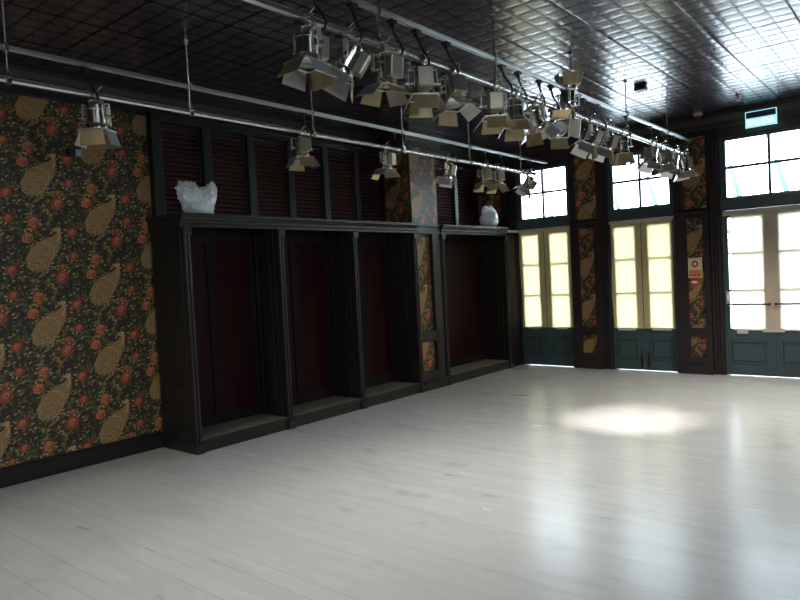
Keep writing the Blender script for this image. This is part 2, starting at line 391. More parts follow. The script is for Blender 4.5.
# crown moulding and frieze
def crown_y(mb, x, y0, y1, s=1):   # runs along y, grows toward +x*s
    P = [(0, 3.36), (.02, 3.36), (.02, 3.40), (.045, 3.42), (.05, 3.47), (.09, 3.52), (.12, 3.545), (.12, 3.589), (0, 3.589)]
    return mb.prism([(x+a*s, z) for a, z in P], 1, y0, y1)
def crown_x(mb, y, x0, x1, s=-1):
    P = [(0, 3.36), (.02, 3.36), (.02, 3.40), (.045, 3.42), (.05, 3.47), (.09, 3.52), (.12, 3.545), (.12, 3.589), (0, 3.589)]
    return mb.prism([(y+a*s, z) for a, z in P], 0, x0, x1)
PX, PY0, PY1 = -5.60, 7.10, 7.67     # pillar on the left wall
mb = MB(); crown_y(mb, XW, YF, PY0-.12); crown_y(mb, XW, PY1+.12, YB-.12)
struct('trim_1', mb, WOOD, 'dark crown moulding along the left wall')
mb = MB(); crown_y(mb, PX, PY0-.12, PY1+.12); crown_x(mb, PY0, XW+.12, PX+.0, -1); crown_x(mb, PY1, XW+.12, PX+.0, 1)
struct('trim_2', mb, WOOD, 'crown moulding around the wallpapered pillar')
mb = MB(); crown_x(mb, YB-.02, XW, XR); struct('trim_3', mb, WOODB, 'crown moulding along the back wall')
mb = MB().box(XW, XW+.028, YF, 3.518, 0, .128); mb.box(XW, XW+.02, YF, 3.518, .128, .15); mb.box(XW, XW+.010, YF, 3.518, .15, .165)
struct('baseboard_left', mb, WOOD, 'dark baseboard under the peacock wallpaper', bevel=.003)

# back wall with openings (x0,x1 of doors)
DOORS = [(-5.53, -4.59, [(-5.46, -5.17), (-4.96, -4.655)], -5.06), (-3.96, -3.00, [(-3.885, -3.58), (-3.38, -3.065)], -3.48),
         (-2.37, -1.17, [(-2.30, -1.872), (-1.680, -1.25)], -1.77), (-.55, .65, [(-.48, -.052), (.14, .57)], .05), (1.25, 2.45, [(1.32, 1.748), (1.94, 2.37)], 1.85)]
mb = MB(); xs = XW-.2
for x0, x1, _, _ in DOORS:
    mb.box(xs, x0, YB-.02, YB+.16, 0, ZC); mb.box(x0, x1, YB-.02, YB+.16, 3.26, ZC); xs = x1
mb.box(xs, XR+.2, YB-.02, YB+.16, 0, ZC)
wb = struct('wall_back', mb, PLASTER)
wallpaper('wallpaper', (0, YB-.02, 0), (1, 0, 0), (0, -1, 0), XW, -5.83, 2.27, 3.36, -6.0, 2.9, wb)
# right and front walls (behind the camera), the right one with windows added out of view for daylight
WN = 3
mb = MB(); ys = YF-.2
for y0 in (-1.6, .9):
    mb.box(XR, XR+.2, ys, y0, 0, ZC); mb.box(XR, XR+.2, y0, y0+1.2, 3.2, ZC); mb.box(XR, XR+.2, y0, y0+1.2, 0, 1.7); ys = y0+1.2
mb.box(XR, XR+.2, ys, YB+.2, 0, ZC); struct('wall_right', mb, PLASTER)
struct('wall_front', MB().box(XW-.2, XR+.2, YF-.2, YF, 0, ZC), PLASTER)
nwin = 5
for y0 in (-1.6, .9):
    nwin += 1
    e = empty('window_%d' % nwin, (XR, y0+.6, 1.7)); tag(e, 'added tall side window in the unseen right wall', kind='structure')
    mb = MB().box(XR+.06, XR+.12, y0, y0+.06, 1.7, 3.2).box(XR+.06, XR+.12, y0+1.14, y0+1.2, 1.7, 3.2).box(XR+.06, XR+.12, y0, y0+1.2, 1.7, 1.77).box(XR+.06, XR+.12, y0, y0+1.2, 3.13, 3.2)
    mb.box(XR+.07, XR+.11, y0+.58, y0+.62, 1.77, 3.13)
    for z in (2.45,): mb.box(XR+.07, XR+.11, y0+.06, y0+1.14, z-.02, z+.02)
    mb.build('window_frame', DOOR, e, org=e.location)
    MB().box(XR+.085, XR+.091, y0+.06, y0+1.14, 1.77, 3.13).build('pane', GLASS, e, org=e.location)

# doors and transom windows
def panel_relief(mb, x0, x1, z0, z1, y):      # raised-and-fielded panel seen from the room
    mb.box(x0, x1, y-.002, y+.012, z0, z1)
    a = .028
    vs = [(x0, y, z0), (x1, y, z0), (x1, y, z1), (x0, y, z1), (x0+a, y-.018, z0+a), (x1-a, y-.018, z0+a), (x1-a, y-.018, z1-a), (x0+a, y-.018, z1-a)]
    mb.add(vs, [(0, 1, 5, 4), (1, 2, 6, 5), (2, 3, 7, 6), (3, 0, 4, 7), (4, 5, 6, 7)])
for n, (x0, x1, gl, xm) in enumerate(DOORS, 1):
    e = empty('door_%d' % n, ((x0+x1)/2, YB, 0)); tag(e, kind='structure')
    e['label'] = ['narrow dark teal double door beside the cupboard', 'narrow dark teal double door in the middle', 'wide dark teal double door with push rail', 'wide double door right of the push rail door', 'wide double door near the right corner'][n-1]
    O = e.location
    mb = MB()      # door frame: jambs and transom bar
    mb.box(x0, x0+.022, YB, YB+.14, 0, 3.26).box(x1-.022, x1, YB, YB+.14, 0, 3.26).box(x0+.022, x1-.022, YB, YB+.14, 2.262, 2.36)
    mb.box(x0-.0, x1+.0, YB-.035, YB-.021, 2.29, 2.40); mb.box(x0, x1, YB-.05, YB-.021, 2.40, 2.425)
    mb.build('door_frame', DOOR, e, org=O, bevel=.003)
    for k, (a, b) in enumerate(((x0+.024, xm-.0015), (xm+.0015, x1-.024))):
        g0, g1 = gl[k]; y0, y1 = YB+.002, YB+.045
        mb = MB().box(a, g0, y0, y1, .006, 2.258).box(g1, b, y0, y1, .006, 2.258).box(g0, g1, y0, y1, 2.16, 2.258).box(g0, g1, y0, y1, .49, .645)
        mb.box(g0, g1, y0, y1, .006, .18)
        panel_relief(mb, g0-.01, g1+.01, .17, .50, y0+.026)
        for z in (1.166, 1.672): mb.box(g0, g1, y0+.008, y1-.008, z-.013, z+.013)
        # mouldings around the field
        for z in (.178, .478): mb.box(g0-.006, g1+.006, y0-.013, y0+.004, z-.014, z+.014)
        for x in (g0-.002, g1+.002): mb.box(x-.012, x+.012, y0-.013, y0+.004, .178, .478)
        lf = mb.build('door_leaf', DOOR, e, org=O, bevel=.002)
        MB().box(g0, g1, YB+.022, YB+.026, .645, 2.16).build('pane', GLASS, lf, org=O)
        MB().box(g0-.012, g1+.012, YB+.045, YB+.05, .637, .645).box(g0-.012, g1+.012, YB+.045, YB+.05, 2.16, 2.168).build('glazing_bead', DOOR, lf, org=O)
    if n == 1:
        mb = MB().box(-4.635, -4.605, YB-.012, YB+.002, 1.13, 1.27).tube([(-4.62, YB-.012, 1.2), (-4.62, YB-.05, 1.2), (-4.56, YB-.055, 1.205), (-4.53, YB-.052, 1.207)], .009)
        tag(mb.build('door_handle', FLAPS, e, org=O), 'silver lever handle')
    if n == 2:
        for xx in (xm-.05, xm+.05):
            MB().box(xx-.012, xx+.012, YB-.012, YB+.001, .05, .22).tube([(xx, YB-.014, .1), (xx, YB-.014, .3)], .006).build('floor_bolt', BLACK, e, org=O)
    if n >= 3:
        MB().box(xm-.02, xm+.02, YB-.010, YB+.0015, .012, 2.25).build('meeting_strip', DOOR, e, org=O, bevel=.002)
        mb = MB()
        mb.tube([(x0+.055, YB-.055, .98), (xm-.03, YB-.055, .975)], .011); mb.tube([(xm+.03, YB-.055, .975), (x1-.055, YB-.055, .98)], .011)
        for xx in (x0+.06, xm-.035, xm+.035, x1-.06): mb.box(xx-.008, xx+.008, YB-.062, YB-.001, .962, .992)
        mb.build('push_rail', BLACK, e, org=O)
        mb = MB().box(x0+.028, x0+.06, YB-.016, YB+.002, .98, 1.16).tube([(x0+.044, YB-.012, 1.12), (x0+.044, YB-.05, 1.12), (x0+.044, YB-.055, 1.03)], .009)
        tag(mb.build('door_handle', FLAPS, e, org=O), 'white metal pull handle')
    # transom window
    e2 = empty('window_%d' % n, ((x0+x1)/2, YB, 2.36)); tag(e2, ['transom window over the first narrow door', 'transom window over the middle narrow door', 'wide transom window under the exit sign', 'transom window right of the exit sign', 'transom window near the right corner'][n-1], kind='structure')
    a, b = gl[0][0]+.003, gl[1][1]+.003; O = e2.location; y0, y1 = YB+.01, YB+.05
    mb = MB().box(x0+.022, a, y0, y1, 2.36, 3.26).box(b, x1-.022, y0, y1, 2.36, 3.26).box(a, b, y0, y1, 2.36, 2.445).box(a, b, y0, y1, 3.212, 3.26)
    mb.box(xm-.017, xm+.017, y0+.004, y1-.004, 2.445, 3.212).box(a, xm-.014, y0+.004, y1-.004, 2.826, 2.862).box(xm+.014, b, y0+.004, y1-.004, 2.826, 2.862)
    mb.build('window_frame', DOOR, e2, org=O, bevel=.002)
    MB().box(a, b, YB+.028, YB+.032, 2.445, 3.212).build('pane', GLASS, e2, org=O)

# back wall pilasters and casings (wood, applied to the wall)
PIL = [(-4.57, -4.10, -4.435, -4.19, True), (-2.98, -2.52, -2.82, -2.60, True), (-1.12, -.60, -.97, -.75, True), (.70, 1.2, .84, 1.06, True)]
tn = 3
for x0, x1, s0, s1, _ in PIL:
    tn += 1; yf = YB-.085; yb = YB-.021
    mb = MB()
    # lower pilaster: frame around two wallpaper insets
    mb.box(x0, s0, yf, yb, 0, 2.27).box(s1, x1, yf, yb, 0, 2.27).box(s0, s1, yf, yb, .53, .65).box(s0, s1, yf, yb, 0, .24).box(s0, s1, yf, yb, 2.19, 2.27)
    mb.box(s0, s1, yb-.02, yb, .24, 2.19)
    mb.box(x0-.012, x1+.012, yf-.02, yf, 0, .135).box(x0-.006, x1+.006, yf-.012, yf, .135, .155)
    mb.box(x0-.01, x1+.01, yf-.015, yb, 2.27, 2.30)
    # upper frame
    u0, u1 = s0-.055, s1+.055
    mb.box(x0, u0, yb-.03, yb, 2.30, 3.36).box(u1, x1, yb-.03, yb, 2.30, 3.36).box(u0, u1, yb-.03, yb, 2.30, 2.33).box(u0, u1, yb-.03, yb, 3.32, 3.36)
    o = struct('trim_%d' % tn, mb, WOODB, ['dark pilaster with peacock wallpaper insets between the narrow doors', 'dark pilaster with wallpaper insets carrying the fire sign', 'dark pilaster with wallpaper insets right of the wide door', 'dark pilaster with wallpaper insets far right'][tn-4], bevel=.004)
    ph = {4: (-4.235, 1.82), 5: (-2.64, 2.10)}.get(tn, ((s0+s1)/2+.03, 2.0))
    wallpaper('wallpaper', (0, yb-.02, 0), (1, 0, 0), (0, -1, 0), s0, s1, .24, .53, ph[0], ph[1]-CH*2+.05, o)
    wallpaper('wallpaper', (0, yb-.02, 0), (1, 0, 0), (0, -1, 0), s0, s1, .65, 2.19, ph[0], ph[1], o)
    wallpaper('wallpaper', (0, yb-.002, 0), (1, 0, 0), (0, -1, 0), u0, u1, 2.33, 3.32, ph[0]+.06, {4: 2.68, 5: 3.02}.get(tn, 2.9), o)
# casings beside the doors (fluted)
mb = MB()
for xx in (-5.53, -4.59+.02, -3.96, -3.0+.02, -2.37, -1.17+.04, -.55, .65+.04, 1.25):
    for i in range(3): mb.box(xx-.138+i*.045, xx-.10+i*.045, YB-.052+.012*(i % 2), YB-.021, 0, 3.36) if xx in (-3.96, -2.37, -.55, 1.25) else None
for i, xx in enumerate((-5.80, -5.72, -5.64, -5.575)): mb.box(xx, xx+.05, YB-.055+.015*(i % 2), YB-.021, 2.27, 3.36)
struct('trim_%d' % (tn+1), mb, WOODB, 'fluted dark casings beside the doors', bevel=.003)
# dark return panel between the cupboard end and the back wall
mb = MB().box(XW+.001, -5.545, 9.485, YB-.021, 0, 2.225).box(-5.545, -5.533, 9.50, 9.56, 0, 2.225).box(-5.545, -5.533, 9.78, YB-.022, 0, 2.225)
struct('trim_%d' % (tn+2), mb, MATT, 'dark return panel between cupboard and back wall', bevel=.003)
mb = MB().box(XW+.001, -5.51, 9.485, YB-.021, 2.226, 2.262)
struct('trim_%d' % (tn+3), mb, TAPE, 'pale ledge over the return panel', bevel=.004)

# pillar on the left wall, papered, full height
mb = MB().box(XW+.001, PX, PY0, PY1, 0, ZC-.001)
pil = struct('trim_%d' % (tn+4), mb, WOOD, 'wallpapered pillar between the two cupboards')
wallpaper('wallpaper', (PX, 0, 0), (0, 1, 0), (1, 0, 0), PY0, PY1, .2, 3.36, 7.33, 2.78, pil)
wallpaper('wallpaper', (0, PY0, 0), (1, 0, 0), (0, -1, 0), XW, PX, 2.3, 3.36, -5.8, 2.95, pil)
mb = MB().box(PX+.001, XC-.02, 7.098, 7.115, 0, 2.165).box(PX+.001, XC-.02, 7.46, 7.642, 0, 2.165)
mb.box(PX+.001, XC-.02, 7.115, 7.46, .67, .82).box(PX+.001, XC-.02, 7.115, 7.46, .13, .26).box(PX+.001, XC+.005, 7.105, 7.635, 0, .13)
mb.box(PX+.001, XC-.01, 7.098, 7.642, 2.165, 2.19)
mb.box(PX+.001, XC+.0, 7.10, 7.642, 2.262, 2.30).box(PX+.001, XC-.02, 7.098, 7.642, 2.19, 2.262)
struct('trim_%d' % (tn+5), mb, WOOD, 'dark wood frame over the pillar wallpaper', bevel=.003)

# posts and rails around the louvred shutters
mb = MB(); PO = [3.62, 4.205, 4.79, 5.375, 5.96, 6.545, 7.09]; PO2 = [7.69, 8.275, 8.86, 9.445]
xs0 = XW
for y in PO[:-1]+PO2[1:-1]: mb.box(xs0, xs0+.085, y-.045, y+.045, 2.31, 3.28)
mb.box(xs0, xs0+.085, 7.055, 7.098, 2.31, 3.28); mb.box(xs0, xs0+.085, 7.672, 7.72, 2.31, 3.28)
mb.box(xs0, xs0+.085, 9.40, 9.50, 2.31, 3.28)
mb.box(xs0, xs0+.09, 3.575, 7.098, 3.28, 3.36).box(xs0, xs0+.09, 7.672, 9.50, 3.28, 3.36)
mb.box(xs0, xs0+.11, 3.575, 7.098, 3.335, 3.36)
struct('trim_%d' % (tn+6), mb, WOOD, 'dark posts and rails framing the louvred shutters', bevel=.004)
mb = MB().box(xs0+.003, xs0+.012, 9.502, YB-.021, 2.30, 3.36)
lt = struct('trim_%d' % (tn+7), mb, WOODB, 'papered end of the left wall by the back corner')
wallpaper('wallpaper', (xs0+.012, 0, 0), (0, 1, 0), (1, 0, 0), 9.502, YB-.021, 2.3, 3.36, 9.7, 2.9, lt)

# ------------------------------------------------------------------ louvred shutters
def shutter_proto(wd):
    e = empty('louvered_shutter', (0, 0, 0))
    h = .955
    mb = MB().box(.01, .055, -wd/2, -wd/2+.035, 0, h).box(.01, .055, wd/2-.035, wd/2, 0, h).box(.01, .055, -wd/2+.035, wd/2-.035, 0, .035).box(.01, .055, -wd/2+.035, wd/2-.035, h-.035, h)
    mb.build('frame', WOOD, e, bevel=.003)
    mb = MB(); k = 18
    for i in range(k):
        z = .055+(h-.11)*i/(k-1); y0, y1 = -wd/2+.036, wd/2-.036
        P = [(.012, z+.020), (.016, z+.024), (.056, z-.010), (.052, z-.015)]
        mb.prism([(a, b) for a, b in P], 1, y0, y1)
    mb.build('louvers', SLAT, e)
    MB().box(.002, .006, -wd/2+.036, wd/2-.036, .035, h-.035).build('gap_dark_sheet', MATT, e); return e  # added dark sheet so the shaded gaps between slats stay black
def copy_tree(o, parent=None):
    c = o.copy(); COL.objects.link(c)
    if parent is not None: c.parent = parent
    for ch in list(o.children): copy_tree(ch, c)
    return c
sp = shutter_proto(.487)
SL = ['nearest the peacock wallpaper', 'second from the wallpaper, right of the crumpled bag', 'third from the wallpaper', 'fourth from the wallpaper, behind a hanging spotlight', 'fifth from the wallpaper', 'next to the wallpapered pillar on its near side',
      'just beyond the wallpapered pillar', 'middle one of the three beyond the pillar', 'last one toward the back wall']
ctr = [(PO[i]+PO[i+1])/2 for i in range(5)]+[(6.59+7.055)/2]+[(7.72+8.23)/2, (8.275+8.86)/2, (8.905+9.40)/2]
for i, y in enumerate(ctr):
    o = sp if i == 0 else copy_tree(sp)
    o.location = (XW, y, 2.316)
    if i in (5,): o.scale = (1, .95, 1)
    tag(o, 'maroon louvered shutter above the cupboard, '+SL[i], 'shutter', 'louvered shutters above the cupboards')

# ------------------------------------------------------------------ open cupboards
def cornice(T, y0, y1, left_ret, right_ret, x0=XW):
    P = [(0, 2.17), (.012, 2.17), (.012, 2.20), (.03, 2.205), (.03, 2.235), (.042, 2.245), (.05, 2.262), (.065, 2.268), (.065, 2.30), (0, 2.30)]
    a0 = y0-(.0 if not left_ret else .03)
    mb = MB().prism([(XC-.02+a, z) for a, z in P], 1, a0, y1)
    mb.box(x0+.02, XC-.02, y0, y1, 2.25, 2.30)
    if left_ret: mb.box(x0+.02, XC-.02, y0-.03, y0, 2.262, 2.30).box(x0+.02, XC-.02, y0-.012, y0, 2.17, 2.262)
    T.part('cornice', mb, WOOD, bevel=.002)
def column(T, y):
    mb = MB(); x = XC
    mb.box(x-.04, x-.012, y-.036, y+.036, .085, 2.095)
    for s in (-1, 1):
        mb.lathe([(.013, .085), (.013, 2.095)], Matrix.Translation((x-.010, y+s*.019, 0)), 12)
    c = T.part('column', mb, WOOD, smooth=True)
    T.part('capital', MB().box(x-.04, x+.016, y-.042, y+.042, 2.095, 2.169), WOOD, c, bevel=.003)
    T.part('foot_block', MB().box(x-.04, x+.018, y-.046, y+.046, 0, .085), WOOD, c, bevel=.004)
def cupboard(label, ys, left_face):
    T = Thing('open_cupboard', (-5.8, (ys[0]+ys[-1])/2, 0)); tag(T.e, label, 'cupboard')
    a, b = ys[0]-.036, ys[-1]+.036
    # side panels
    for k, y in enumerate((ys[0], ys[-1])):
        mb = MB().box(XW+.03, XC-.04, y-.034, y+.034, 0, 2.249)
        if k == 0 and left_face:
            yy = y-.034
            for z in (.25, .64, 2.12): mb.box(XW+.05, XC-.06, yy-.008, yy, z-.008, z+.008)
            for z0, z1 in ((.02, .25), (.25, .64), (.64, 2.12)):
                mb.box(XW+.05, XW+.066, yy-.008, yy, z0, z1).box(XC-.076, XC-.06, yy-.008, yy, z0, z1)
            mb.box(XW+.032, XC-.045, yy-.012, yy, 0, .10)
        T.part('side_panel', mb, WOOD, bevel=.002)
    for y in ys[1:-1]:
        mb = MB().box(-6.0, XC-.04, y-.034, y+.034, .101, 2.249)
        T.part('divider', mb, MATT, bevel=.002)
    # mouldings lining the inner faces
    for i in range(len(ys)-1):
        y0, y1 = ys[i]+.035, ys[i+1]-.035
        mb = MB().box(-6.01, -6.0, y0, y1, .13, 2.24)
        bp_ = T.part('back_panel', mb, MAROON)
        mb = MB().box(-6.0, -5.985, y0, y1, .131, .24).box(-6.0, -5.985, y0, y1, 2.05, 2.24)
        st = y0+.48 if i != 99 else 0
        mb.box(-6.0, -5.982, y0, y0+.05, .24, 2.05).box(-6.0, -5.982, y1-.05, y1, .24, 2.05).box(-6.0, -5.984, st, st+.10, .24, 2.05)
        T.part('back_frame', mb, MATT, bp_, bevel=.003)
        for yy, s in ((y0, 1), (y1, -1)):
            mb = MB()
            for xx in (-5.70, -5.62, -5.92):
                mb.box(xx-.009, xx+.009, min(yy, yy+s*.010), max(yy, yy+s*.010), .131, 2.24)
            T.part('side_moulding', mb, WOOD, bevel=.002)
        T.part('bottom_board', MB().box(-6.0, XC-.018, y0, y1, .10, .13), SHELF)
        mb = MB().box(XC-.04, XC-.012, ys[i]+.047, ys[i+1]-.047, 0, .099).box(XC-.018, XC-.004, ys[i]+.047, ys[i+1]-.047, .099, .128)
        T.part('plinth', mb, WOOD, bevel=.002)
    for y in ys: column(T, y)
    cornice(T, a, b, left_face, False)
cupboard('long dark open cupboard with three tall bays beside the peacock wallpaper', [3.556, 4.706, 5.869, 7.049], True)
cupboard('short dark open cupboard with one tall bay next to the back doors', [7.69, 9.437], False)

# ------------------------------------------------------------------ lighting bars
def light_bar(x, y0, yl, yu, rods, label):
    T = Thing('lighting_bar', (x, (y0+yu)/2, 3.02)); tag(T.e, label, 'lighting bar')
    T.part('pipe', MB().tube([(x, y0, 3.025), (x, yl, 3.025)], .0245, 16), PIPE, smooth=True)
    mb = MB().box(x-.015, x+.015, y0, yu, 3.226, 3.250).box(x-.015, x-.010, y0, yu, 3.218, 3.226).box(x+.010, x+.015, y0, yu, 3.218, 3.226)
    T.part('power_track', mb, TRACK, bevel=.003)
    for y in rods:
        mb = MB().tube([(x, y, 3.589), (x, y, 3.05)], .0065, 8)
        r = T.part('drop_rod', mb, PIPE, smooth=True)
        mb = MB().lathe([(.022, 3.575), (.022, 3.5895)], Matrix.Translation((x, y, 0)), 12)
        T.part('ceiling_cup', mb, PIPE, r)
        mb = MB().box(x-.03, x+.03, y-.016, y+.016, 2.992, 3.064).box(x-.012, x+.012, y-.012, y+.012, 3.064, 3.09)
        mb.tube([(x+.03, y, 3.035), (x+.05, y, 3.035)], .006)
        T.part('track_clamp', MB().box(x-.026, x+.026, y-.014, y+.014, 3.205, 3.264), CHROME, r, bevel=.004)
        T.part('rod_clamp', mb, CHROME, r, bevel=.004)
light_bar(-4.74, -1.5, 9.05, 9.45, (-.9, .45, 1.79, 3.155, 4.52, 5.91, 7.28, 8.63), 'steel lighting bar and track over the cupboards on the left')
light_bar(-2.66, -1.5, 9.50, 9.57, (-.9, .45, 1.79, 3.13, 4.50, 5.87, 7.24, 8.62), 'steel lighting bar and track across the middle, crowded with spotlights')

# ------------------------------------------------------------------ stage lamps
HB = -.155     # body centre below the pipe
def mk(mb, name, m, parent=None, **k): return mb.build(name, m, parent, **k)
proto = empty('stage_spotlight', (0, 0, 0))
mb = MB()      # hook clamp round the pipe
A = Matrix.Rotation(PI/2, 4, 'X')
mb.lathe([(.036, -.018), (.036, .018), (.0262, .018), (.0262, -.018), (.036, -.018)], A, 18, cap=False)
mb.box(-.014, .014, -.016, .016, -.062, -.034).tube([(.034, 0, .004), (.068, 0, .010)], .006).box(.060, .076, -.003, .003, -.006, .026)
mb.tube([(-.034, 0, -.004), (-.052, 0, -.004)], .008)
cl = mk(mb, 'clamp', CHROME, proto, smooth=True)
mk(MB().lathe([(.016, -.018), (.018, -.012), (.018, .012), (.016, .018)], Matrix.Translation((-.058, 0, -.004)) @ Matrix.Rotation(PI/2, 4, 'Y'), 14), 'knob', BLACK, cl, smooth=True)
mk(MB().tube([(.02, .012, .03), (.045, .02, .052), (.062, .018, .048)], .005), 'lever', CHROME, cl, smooth=True)
mb = MB()      # yoke in the local XZ plane
for s in (-1, 1): mb.box(s*.096-.003, s*.096+.003, -.014, .014, HB-.02, -.07)
mb.box(-.099, .099, -.014, .014, -.070, -.064)
mk(mb, 'yoke', FLAPS, proto, bevel=.002)
body_mb = MB().lathe([(.020, .088), (.036, .084), (.047, .072), (.050, .060), (.050, .042), (.054, .040), (.054, .034), (.050, .032), (.050, -.035), (.058, -.040), (.063, -.046), (.063, -.066), (.058, -.070), (.052, -.070), (.050, -.055)], Matrix(), 28, cap=True)
for s in (-1, 1): body_mb.tube([(s*.050, 0, 0), (s*.094, 0, 0)], .009, 10)
body = mk(body_mb, 'lamp_body', CHROME, proto, smooth=True); body.location = (0, 0, HB)
mk(MB().box(-.042, .042, .046, .092, -.038, .062), 'gear_box', BOXM, body, bevel=.006)
mk(MB().lathe([(.0515, -.050), (.040, -.058), (.022, -.063), (.002, -.065)], Matrix(), 24, cap=False), 'lens', LENS, body, smooth=True)
mb = MB()
for s in (-1, 1):
    mb.box(s*.068-.005, s*.068+.005, -.068, .068, -.078, -.070).box(-.068, .068, s*.068-.005, s*.068+.005, -.078, -.070)
mk(mb, 'barn_door_frame', FLAPS, body, bevel=.002)
mb = MB(); t = .0012; w0, w1, L = .056, .066, .080
vs = [(x, yy, z) for yy in (-t, t) for x, z in ((-w0, 0), (w0, 0), (w1, -L), (-w1, -L))]
mb.add(vs, [(0, 1, 2, 3), (7, 6, 5, 4), (0, 4, 5, 1), (1, 5, 6, 2), (2, 6, 7, 3), (3, 7, 4, 0)])
mb.tube([(-w0, 0, 0), (w0, 0, 0)], .004, 8)
flap0 = mb
flaps = []
for k in range(4):
    f = flap0.build('barn_door_flap', FLAP if k % 2 == 0 else FLAPS, body)
    f.rotation_mode = 'XYZ'; flaps.append(f)
def set_flap(f, k, splay):
    a = k*PI/2
    f.matrix_local = Matrix.Rotation(a, 4, 'Z') @ Matrix.Translation((0, .070, -.076)) @ Matrix.Rotation(splay, 4, 'X')
for k, f in enumerate(flaps): set_flap(f, k, .6)

first = [True]
def lamp(x, y, yaw, tilt, label, group, splay=(.6, .6, .6, .6), up=False, plug=0.09, lit=False, wash=False, bs=1.27):
    if first[0]:
        first[0] = False; r = proto
    else:
        r = proto.copy(); COL.objects.link(r)
        for ch in list(proto.children):
            if ch.name.startswith(('cable', 'track_plug')): continue
            c = ch.copy(); COL.objects.link(c); c.parent = r
            for g in ch.children:
                if g.type != 'MESH': continue
                d = g.copy(); COL.objects.link(d); d.parent = c
    r.location = (x, y, 3.025); r.rotation_euler = (0, 0, 0); bd_s = bs
    tag(r, label, 'stage light', group)
    bd = [c for c in r.children if c.name.startswith('lamp_body')][0]
    yk = [c for c in r.children if c.name.startswith('yoke')][0]
    yk.rotation_euler = (PI if up else 0, 0, yaw)
    bd.location = (0, 0, -HB if up else HB)
    bd.rotation_mode = 'QUATERNION'; bd.scale = (bd_s, bd_s, bd_s)
    bd.rotation_quaternion = (Matrix.Rotation(yaw, 3, 'Z') @ Matrix.Rotation(tilt, 3, 'X')).to_quaternion()
    fl = sorted([c for c in bd.children if c.name.startswith('barn_door_flap')], key=lambda o: o.name)
    for k, f in enumerate(fl): set_flap(f, k, splay[k])
    rg = random.Random(int(y*100))
    top = Matrix.Rotation(yaw, 3, 'Z') @ Matrix.Rotation(tilt, 3, 'X') @ Vector((0, .02, .085)) + Vector((0, 0, bd.location.z))
    px = plug
    sw = Vector((math.cos(YAW), -math.sin(YAW), 0))*rg.uniform(.05, .09)
    pts = curve([(0, px, .175), (sw.x*.2, px+sw.y*.2, .10), (sw.x*.9, px+sw.y*.9, .0), (sw.x*.8, px*.6+sw.y*.8, -.06), tuple(top*1.0+Vector((.01, .01, .02))), tuple(top)], 6)
    MB().tube(pts, .0085, 6).build('cable', BLACK, r, smooth=True)
    MB().box(-.022, .022, px-.030, px+.030, .165, .187).box(-.014, .014, px-.012, px+.012, .14, .166).build('track_plug', BLACK, r, bevel=.003)
    if lit:
        l = bpy.data.lights.new('spotlight_beam', 'SPOT'); l.energy = LIT_W; l.color = (1, .89, .85); l.spot_size = math.radians(29); l.spot_blend = 1.0; l.shadow_soft_size = .06
        o = bpy.data.objects.new('spotlight_beam', l); COL.objects.link(o); o.parent = bd; o.location = (0, 0, -.075)
    if wash:
        l = bpy.data.lights.new('wash_beam', 'SPOT'); l.energy = WASH[wash]; l.color = (1, .95, .88); l.spot_size = math.radians(105); l.spot_blend = 1.0; l.shadow_soft_size = .06
        o = bpy.data.objects.new('wash_beam', l); COL.objects.link(o); o.parent = bd; o.location = (0, 0, -.075)
    return r
LIT_W = 760; WASH = dict(D=60, E=20, F=170, A=0, B=0, C=70, G=0, H=200, I=130, J=0, K=30, L=150, N=400, M=60, Q=0)
D = math.radians
LFT, RGT, TOC = D(130), D(-50), D(-140)     # aim toward picture left, picture right, the viewer
# nearest first; flap order: 0 = behind gear box side, then round
g1 = 'spotlights on the left lighting bar'; g2 = 'spotlights on the middle lighting bar'
lamp(-2.66, 2.53, D(0), D(-4), 'steel spotlight nearest the viewer on the middle bar, pointing straight down', g2, (.3, .25, .55, .6), plug=.05)
lamp(-2.66, 2.84, D(-50), D(-32), 'second spotlight from the viewer on the middle bar, tilted down to the left', g2, (.45, .3, .2, .3), plug=.07)
lamp(-2.66, 3.17, D(-95), D(-6), 'third spotlight on the middle bar, large tan flap raised to the right', g2, (1.0, .5, .35, .8), plug=.10, wash='D')
lamp(-2.66, 3.56, D(-132), D(2), 'fourth spotlight on the middle bar, right of the raised tan flap', g2, (.22, .5, .3, .5), plug=-.04)
lamp(-2.66, 3.90, D(-112), D(14), 'fifth spotlight on the middle bar, flaps spread wide under a white yoke', g2, (.8, .75, .3, .6), plug=-.04, wash='E')
lamp(-2.66, 4.46, D(-138), D(0), 'spotlight on the middle bar beside its second visible drop rod', g2, (.3, .7, .5, .7), plug=.15, wash='F')
lamp(-2.66, 4.80, D(40), D(-8), 'spotlight on the middle bar just left of the lit one', g2, (.5, .6, .4, .5), plug=.06)
lit = lamp(-2.66, 5.12, D(-4), D(28.7), 'lit spotlight on the middle bar throwing the warm pool on the floor', g2, (.5, .7, .35, .7), plug=.1, lit=True)
lamp(-2.66, 5.53, TOC, D(64), 'spotlight on the middle bar with its round lens facing the viewer', g2, (1.0, .9, .8, .9), plug=-.09)
lamp(-2.66, 5.80, D(-140), D(176), 'spotlight mounted upright above the middle bar, tan gear box toward the viewer', g2, (.2, .3, .3, .2), up=True, plug=-.08)
lamp(-2.66, 6.22, RGT, D(-24), 'spotlight on the middle bar just beyond the upright one, leaning left', g2, (.5, .5, .6, .4), plug=-.1)
lamp(-2.66, 6.62, RGT, D(-20), 'spotlight on the middle bar in front of the papered pilaster, leaning left', g2, (.5, .6, .5, .4), plug=-.16)
lamp(-2.66, 7.08, D(40), D(0), 'spotlight hanging upright on the middle bar over the middle transom window', g2, (.15, .2, .15, .2), plug=.14)
lamp(-2.66, 8.00, D(130), D(10), 'first spotlight of the cluster of four at the far end of the middle bar', g2, plug=-.02)
lamp(-2.66, 8.34, D(-40), D(12), 'second spotlight of the far cluster of four on the middle bar', g2, plug=.06)
